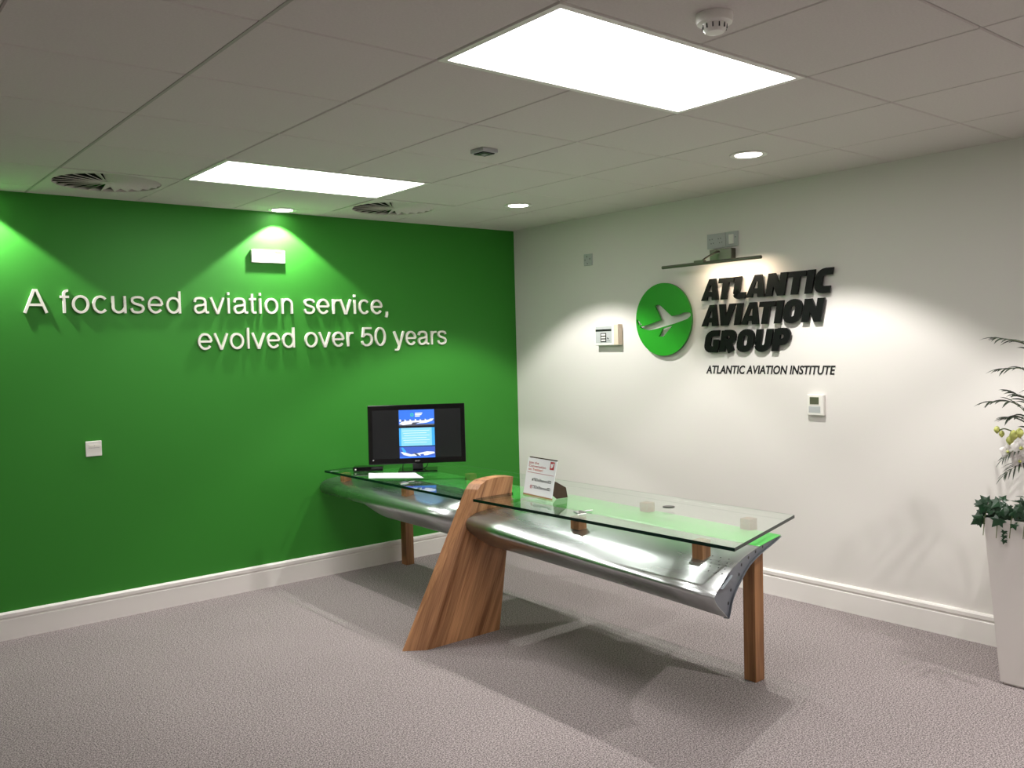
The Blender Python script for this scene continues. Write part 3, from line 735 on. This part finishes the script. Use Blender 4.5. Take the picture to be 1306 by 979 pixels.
# ================================================================== THINGS ON THE DESK
def monitor():
    rz = math.atan2(-.37, .528)          # local +x runs to the right end as seen from the camera
    t = thing('monitor', 'black widescreen monitor showing three aircraft pictures on the glass top', 'monitor', (-1.424, -.659, GZ1+.0005), rz)
    W, Hm, zb = .645, .393, .055; tilt = math.radians(4)
    hd = bpy.data.objects.new('display', None); link(hd, t); hd.location = (0, 0, zb); hd.rotation_euler = (-tilt, 0, 0)
    B().box(-W/2, -.012, 0, W/2, .022, Hm, bev=.004).build('bezel', M['black'], hd)
    X = lambda u: -W/2+u*W
    Z = lambda v: Hm*(1-v)
    B().box(X(.045), -.0130, Z(.905), X(.955), -.0118, Z(.085)).build('screen', M['screen'], hd)
    sky = emit('screen_sky', (52, 108, 214), 1.2); lb = emit('screen_pale', (128, 200, 246), 1.1); wh = emit('screen_white', (235, 242, 252), 1.0)
    deep = emit('screen_deep', (62, 96, 190), 1.0); grey = emit('screen_ground', (88, 92, 104), .8); gr = emit('screen_green', (60, 210, 140), 1.0); cy = emit('screen_cyan', (60, 160, 236), 1.1)
    mats = [sky, lb, wh, deep, grey, gr, cy]
    b = B()
    def rect(u0, v0, u1, v1, mi, d=0): b.add([(X(u0), -.0134-d, Z(v1)), (X(u1), -.0134-d, Z(v1)), (X(u1), -.0134-d, Z(v0)), (X(u0), -.0134-d, Z(v0))], [(0, 1, 2, 3)], mi)
    def pol(p, mi, d=.0002): b.add([(X(u), -.0134-d, Z(v)) for u, v in p], [tuple(range(len(p)))], mi)
    L_, R_ = .319, .684
    rect(L_, .09, R_, .36, 0); rect(L_, .335, R_, .36, 4, .0001)
    rect(L_, .275, R_, .285, 4, .0001)
    for k in range(14):
        u = L_+.005+k*.026; pol([(u, .285), (u+.018, .285), (u+.016, .25+.01*(k % 3)), (u+.004, .245+.012*(k % 2))], 4 if k % 2 else 2)
    pol([(.322, .325), (.345, .29), (.40, .275), (.60, .272), (.665, .245), (.678, .25), (.66, .285), (.60, .315), (.36, .345)], 2, .0003)
    pol([(.46, .305), (.54, .30), (.47, .345), (.445, .345)], 4, .0005)
    cx, cz = .455, .175
    b.add([(X(cx)+.011*math.cos(a*PI/8), -.0138, Z(cz)+.011*math.sin(a*PI/8)) for a in range(16)], [tuple(range(16))], 5)
    b.add([(X(cx)+.006*math.cos(a*PI/8), -.0140, Z(cz)+.006*math.sin(a*PI/8)) for a in range(16)], [tuple(range(16))], 0)
    for n, (u0, u1) in enumerate(((.485, .560), (.485, .552), (.485, .535))):
        v0 = .142+n*.024; pol([(u0+.003, v0), (u1+.003, v0), (u1, v0+.017), (u0, v0+.017)], 2, .0004)
    rect(L_, .395, R_, .70, 1); rect(L_, .395, L_+.02, .70, 6, .0001); rect(R_-.03, .395, R_, .70, 6, .0001)
    for k in range(6): rect(.35+(k % 3)*.01, .44+k*.04, .63-(k % 2)*.03, .446+k*.04, 2, .0002)
    rect(L_, .715, R_, .905, 3)
    rect(L_, .875, R_, .905, 0, .0001)
    pol([(.330, .80), (.36, .80), (.44, .845), (.60, .80), (.675, .81), (.680, .835), (.60, .865), (.42, .875), (.36, .85)], 2, .0003)
    pol([(.335, .725), (.355, .725), (.39, .80), (.36, .815)], 6, .0004)
    pol([(.45, .81), (.50, .835), (.53, .875), (.50, .875)], 4, .0005)
    pol([(.53, .845), (.565, .84), (.57, .87), (.535, .875)], 3, .0006)
    b.build('screen_picture', mats, hd)
    tx = text_mesh('acer', .020, M['silver'], hd, 'brand_print', align='CENTER', bold=.0005, shear=.15); tx.location = (0, -.0131, Z(.965))
    B().box(X(.042), -.0135, Z(.935), X(.056), -.0118, Z(.915)).build('sticker', M['greyplastic'], hd)
    # stand
    B().box(-.035, .022, -.045, .035, .034, .16, bev=.003).build('stand_neck', M['dark'], t, loc=(0, .006, zb))
    B().box(-.13, -.035, 0, .13, .15, .010, bev=.003).build('stand_base', M['black'], t)
    p = catmull([(-.09, .03, zb+.03), (-.10, .035, .012), (-.06, .05, .008), (.02, .07, .008), (.06, .05, .03), (.08, .03, zb+.05)], 6)
    autosmooth(B().tube(p, .0028, 8).build('cable', M['dark'], t))
monitor()
tag(B().box(-.10, -.045, 0, .10, .045, .030, bev=.004).box(-.088, -.0462, .010, -.078, -.0445, .018, mi=1).build('media_box', [M['black'], M['plastic']], None, loc=(-1.618, -.345, GZ1+.0005), rz=-.61),
    'small black box peeking out behind the left end of the monitor', 'box')
def paper():
    t = thing('paper_sheet', 'white sheet of paper on the glass in front of the monitor', 'paper', (-1.64, -.69, GZ1+.0005), 0)
    q = [(-.045, .23), (.170, -.005), (.078, -.245), (-.165, .02)]
    B().prism(q, lambda a, b_: (a, b_, 0), lambda a, b_: (a, b_, .0008)).build('sheet', M['card'], t)
    ink = B()
    for k in range(9):
        s = .12+k*.085; a = Vector(q[0]).lerp(Vector(q[3]), s); c = Vector(q[1]).lerp(Vector(q[2]), s); p0, p1 = a.lerp(c, .12), a.lerp(c, .85-.2*(k % 3 == 2)); e = Vector((-.0025, -.003))
        ink.add([(p0.x, p0.y, .0011), (p1.x, p1.y, .0011), (p1.x+e.x, p1.y+e.y, .0011), (p0.x+e.x, p0.y+e.y, .0011)], [(0, 1, 2, 3)])
    ink.build('print_lines', M['greyink'], t)
paper()
def card_sign():
    # stands on the glass facing the room, local +x towards -y
    t = thing('card_sign', 'white card sign with red and black print standing beside the oak slab', 'sign', (-1.526, -1.873, GZ1+.0005), RW-.10)
    W, Hs = .266, .212; lean = math.atan2(.045, .21)
    face = bpy.data.objects.new('board', None); link(face, t); face.rotation_euler = (-lean, 0, 0)
    B().box(0, 0, .008, W, .004, Hs-.006).build('card', M['card'], face)
    B().box(0, -.0005, 0, W, .006, .008).build('lower_edge', M['cardedge'], face)
    B().box(.012, -.0004, Hs-.006, W, .005, Hs).build('upper_edge', M['brownboard'], face)
    def tx(s, size, x, z, m, xs=1.6, bold=.0002):
        o = text_mesh(s, size, m, face, 'print', bold=bold, xs=xs); o.location = (x, -.0006, z)
    tx('Join the', .0185, .016, Hs-.038, M['redink']); tx('Conversation', .0185, .016, Hs-.056, M['redink']); tx('on Twitter!', .0185, .016, Hs-.074, M['orangeink'])
    B().box(.012, -.0006, Hs-.087, W-.012, 0, Hs-.085).build('rule', M['redink'], face)
    tx('#TEDxShannonED', .0215, .064, .083, M['ink'], 1.10, .0003); tx('TEDxShannonED', .0215, .078, .044, M['ink'], 1.10, .0003); tx('@', .0205, .054, .044, M['redink'], 1.05, .0003)
    B().box(W-.053, -.0008, Hs-.055, W-.017, 0, Hs-.013).build('red_square', M['redink'], face)
    bird = [(.02, .22), (.2, .14), (.42, .13), (.66, .24), (.82, .45), (.86, .66), (1, .80), (.88, .80), (.80, .90), (.66, .93), (.54, .86), (.50, .72), (.32, .76), (.08, .88), (.07, .70), (.14, .58), (.06, .56), (.12, .44), (.2, .38), (.16, .30), (.24, .27)]
    B().add([(W-.050+.030*a, -.0011, Hs-.051+.034*b_) for a, b_ in bird], [tuple(range(len(bird)))]).build('bird_emblem', M['card'], face)
    # folded brown support behind the near end
    poly = [(.014, .024), (.042, .0005), (.115, .0005), (.105, .055), (.040, .092), (.029, .092)]
    for k in (W-.012, .06):
        B().prism(poly, lambda a, b_: (k, a, b_), lambda a, b_: (k+.004, a, b_)).build('support_foot', M['brownboard'], t)
card_sign()

# ================================================================== PLANTER AND PLANTS
PX, PY, PZ = -.275, -4.175, .752
def planter():
    t = thing('planter', 'tall square white planter tapering to its foot at the right edge', 'planter', (PX, PY, 0))
    a, b_, c = .222, .272, .255
    def ring(h, z): return [(-h, -h, z), (h, -h, z), (h, h, z), (-h, h, z)]
    v = ring(a-.012, 0)+ring(a-.012, .012)+ring(a, .012)+ring(b_, PZ)+ring(b_-.02, PZ)+ring(b_-.03, PZ-.06)
    f = [(0, 1, 2, 3)]+[(r*4+k, r*4+(k+1) % 4, r*4+4+(k+1) % 4, r*4+4+k) for r in range(5) for k in range(4)]+[(20, 21, 22, 23)]
    o = mk('pot', v, f, M['pot'], t)
    bm = bmesh.new(); bm.from_mesh(o.data); es = [e for e in bm.edges if (e.verts[0].co.z < .02) != (e.verts[1].co.z < .02) and max(e.verts[0].co.z, e.verts[1].co.z) > .7]
    bmesh.ops.bevel(bm, geom=es, offset=.006, segments=3, affect='EDGES'); bm.to_mesh(o.data); bm.free(); autosmooth(o, 50)
    tag(B().box(-.236, -.236, PZ-.09, .236, .236, PZ-.045).build('soil', M['soil'], t), kind='stuff')
planter()
def leaf_blade(b, p0, d, L, w_, droop=.25, n=5, mi=0, side=None):
    """narrow folded leaf from p0 along d"""
    d = d.normalized(); s = side or d.cross(Vector((0, 0, 1)))
    if s.length < .1: s = Vector((1, 0, 0))
    s.normalize(); v = []; f = []
    for k in range(n+1):
        t = k/n; c = p0+d*L*t+Vector((0, 0, -droop*L*t*t)); ww = w_*math.sin(PI*min(1, .12+t*.88))**.7*.5 if k < n else .0004
        v += [c-s*ww+Vector((0, 0, ww*.5)), c, c+s*ww+Vector((0, 0, ww*.5))]
    for k in range(n): f += [(3*k, 3*k+1, 3*k+4, 3*k+3), (3*k+1, 3*k+2, 3*k+5, 3*k+4)]
    b.add(v, f, mi)
def frond(parent, P, leafL=.22, n=13, start=.35, w_=.016):
    pts = [Vector(p) for p in catmull(P, 8)]; m = len(pts)
    st = B(); st.tube(pts, [max(.0012, .0045*(1-i/m)) for i in range(m)], 6)
    root = st.build('frond', M['stem'], parent)
    b = B()
    for k in range(n):
        t = start+(1-start)*k/(n-1); i = min(int(t*(m-1)), m-2); p = pts[i]; tg = (pts[i+1]-pts[i]).normalized()
        sd = tg.cross(Vector((0, 0, 1))).normalized()
        L = leafL*(1-.55*abs(t-.55)/.5)
        for s in (-1, 1):
            leaf_blade(b, p, tg*.75+sd*s*.75+Vector((0, 0, .12+random.uniform(-.08, .08))), L*random.uniform(.85, 1.1), w_, droop=random.uniform(.25, .5), side=(tg-sd*s*.8).normalized())
    leaf_blade(b, pts[-1], (pts[-1]-pts[-2]), leafL*.55, w_, .3)
    b.build('leaflets', M['palm'], root)
def palm():
    t = thing('palm', 'green palm with arching feathery fronds growing in the white planter', 'plant', (0, 0, 0))
    base = Vector((-.34, -4.045, PZ-.05))
    autosmooth(B().tube(catmull([base, base+Vector((0, 0, .15)), base+Vector((.01, -.01, .34))], 5), [.020]*6+[.018]*5, 10).build('trunk', M['trunk'], t))
    b0 = base+Vector((.01, -.01, .28))
    # tips placed for the fronds the photograph shows, the rest spread around
    frond(t, [b0, (-.37, -4.09, 1.35), (-.42, -4.05, 1.51), (-.48, -3.95, 1.55)], .15, 7, .55, .012)
    frond(t, [b0, (-.38, -4.09, 1.25), (-.43, -4.05, 1.40), (-.49, -3.97, 1.415)], .13, 6, .6, .011)
    frond(t, [b0, (-.40, -4.07, 1.14), (-.46, -4.01, 1.26), (-.52, -3.93, 1.27)], .13, 7, .45, .013)
    frond(t, [b0, (-.38, -4.08, 1.18), (-.43, -4.05, 1.27), (-.47, -4.00, 1.31)], .12, 8, .45, .013)
    frond(t, [b0, (-.39, -4.07, 1.10), (-.44, -4.04, 1.19), (-.49, -3.99, 1.20)], .11, 8, .45, .013)
    frond(t, [b0, (-.42, -4.05, 1.02), (-.48, -4.02, 1.06), (-.52, -3.98, 1.02)], .075, 5, .6, .009)
    frond(t, [b0, (-.40, -4.05, 1.00), (-.47, -4.03, 1.00), (-.52, -3.985, .95)], .085, 6, .6, .009)
    for k in range(9):
        a = PI*1.15+k*PI*.95/9; L = random.uniform(.32, .5); h = random.uniform(.3, .5)
        d = Vector((math.cos(a), math.sin(a), 0))
        if d.x > 0: d.x *= .45
        if d.y > 0: d.y *= .4
        frond(t, [b0, b0+d*L*.35+Vector((0, 0, h*.7)), b0+d*L*.75+Vector((0, 0, h)), b0+d*L*1.1+Vector((0, 0, h*.9))], .17, 9, .4, .013)
palm()
def ivy():
    t = thing('ivy', 'dark green ivy spilling over the rim of the white planter', 'plant', (0, 0, 0))
    out = [(0, -.05), (.30, -.22), (.62, -.20), (.45, .10), (.72, .42), (.32, .42), (.0, 1.0), (-.32, .42), (-.72, .42), (-.45, .10), (-.62, -.20), (-.30, -.22)]
    def leaf(p, nrm, up, s):
        nrm = nrm.normalized(); up = (up-nrm*up.dot(nrm)).normalized(); r = up.cross(nrm)
        v = [p+nrm*s*.10]+[p+(r*x+up*y)*s+nrm*(-.12*s*(x*x+y*y)) for x, y in out]
        b2 = [q-nrm*.0008 for q in v]; n = len(out)
        f = [(0, 1+k, 1+(k+1) % n) for k in range(n)]+[(n+1, n+2+(k+1) % n, n+2+k) for k in range(n)]+[(1+k, n+2+k, n+2+(k+1) % n, 1+(k+1) % n) for k in range(n)]
        mk('leaf', v+b2, f, M['ivy'], t)
    x0, y1 = PX-.272, PY+.272
    rnd = random.uniform
    # stems over the rim
    for k in range(9):
        y = y1-.02-k*.055
        autosmooth(B().tube(catmull([(x0+.07, y-.01, PZ-.06), (x0+.03, y, PZ+.03), (x0-.01, y+.005, PZ+.015), (x0-.02, y+.01, PZ-.03-rnd(0, .05))], 5), .0018, 6).build('stem', M['stem'], t))
    # leaves along the rim on the side seen, then all over the top
    for k in range(46):
        y = y1-.005-rnd(0, .5); x = x0+rnd(-.03, .10)
        leaf(Vector((x, y, PZ+rnd(.0, .085))), Vector((-1+rnd(-.3, .3), -.5+rnd(-.5, .5), .5+rnd(-.3, .4))), Vector((rnd(-.6, .6), rnd(-.6, .8), rnd(-1, .6))), rnd(.032, .050))
    for k in range(16):
        leaf(Vector((x0+rnd(-.035, .02), y1+rnd(-.10, .022), PZ+rnd(-.01, .075))), Vector((-1+rnd(-.3, .3), -.6+rnd(-.4, .4), .4)), Vector((rnd(-.4, .4), rnd(-.5, .8), rnd(-1, .8))), rnd(.034, .048))
    for k in range(14):
        y = y1+.02-k*.012+rnd(-.01, .01) if k < 6 else y1-rnd(0, .5); x = x0-.012+rnd(-.01, .01)
        leaf(Vector((x if k >= 6 else x0+rnd(-.02, .05), y, PZ+rnd(-.03, .03))), Vector((-1, rnd(-.7, .2), .35)), Vector((rnd(-.2, .2), rnd(-.5, .5), -1)), rnd(.024, .036))
    for k in range(20):
        leaf(Vector((PX+rnd(-.18, .22), PY+rnd(-.22, .24), PZ+rnd(.0, .07))), Vector((rnd(-.6, .3), rnd(-.6, .3), 1)), Vector((rnd(-1, 1), rnd(-1, 1), 0)), rnd(.03, .042))
    for dz in (.045, .065, .085):
        leaf(Vector((x0-.010, y1-.095, PZ-dz)), Vector((-1, -.4, .2)), Vector((.1, .3, -1)), .02)
ivy()
def orchid():
    t = thing('orchid', 'white orchid with yellow green buds among the palm fronds', 'flower', (0, 0, 0))
    base = Vector((-.40, -4.06, PZ-.05))
    autosmooth(B().tube(catmull([base, (-.42, -4.05, .95), (-.45, -4.03, 1.10), (-.50, -3.985, 1.15), (-.50, -3.95, 1.14)], 6), .0028, 8).build('stem', M['stem'], t))
    def flower(p, face, s):
        face = face.normalized(); u = Vector((0, 0, 1)); u = (u-face*u.dot(face)).normalized(); r = u.cross(face)
        root = B().lathe([(.001, 0), (.008*s/.04, .003), (.007*s/.04, .010), (.002, .016)], 10).build('flower', M['bud'], t, loc=p)
        root.rotation_euler = Vector((0, 0, 1)).rotation_difference(face).to_euler()
        inv = root.rotation_euler.to_matrix().inverted()
        for k in range(5):
            a = 2*PI*k/5+PI/2; d = r*math.cos(a)+u*math.sin(a); sd = face.cross(d); v = []; f = []; n = 5
            wd = s*(.52 if k in (1, 4) else .36)
            for i in range(n+1):
                q = i/n; c = d*s*q+face*(.15*s*math.sin(PI*q)-.1*s*q); w_ = wd*math.sin(PI*(.08+.9*q))**.6
                for e in (-1, -.5, 0, .5, 1): v.append(inv @ (c+sd*w_*e-face*abs(e)*.08*s))
            for i in range(n):
                for e in range(4): f.append((i*5+e, i*5+e+1, (i+1)*5+e+1, (i+1)*5+e))
            mk('petal', v, f, M['petal'], root, smooth=True)
    flower(Vector((-.500, -3.990, 1.050)), Vector((-1, -.6, .1)), .034)
    flower(Vector((-.500, -4.045, 1.070)), Vector((-1, -.4, .0)), .042)
    flower(Vector((-.480, -4.030, 1.010)), Vector((-1, -.9, -.2)), .034)
    for p, s in (((-.50, -3.945, 1.145), .013), ((-.50, -3.965, 1.128), .012), ((-.50, -4.015, 1.125), .018), ((-.49, -3.995, 1.10), .016), ((-.49, -4.035, 1.135), .017)):
        autosmooth(B().lathe([(.002, -s*1.3), (s*.8, -s*.6), (s, 0), (s*.75, s*.8), (.002, s*1.3)], 12).build('bud', M['bud'], t, loc=p))
orchid()
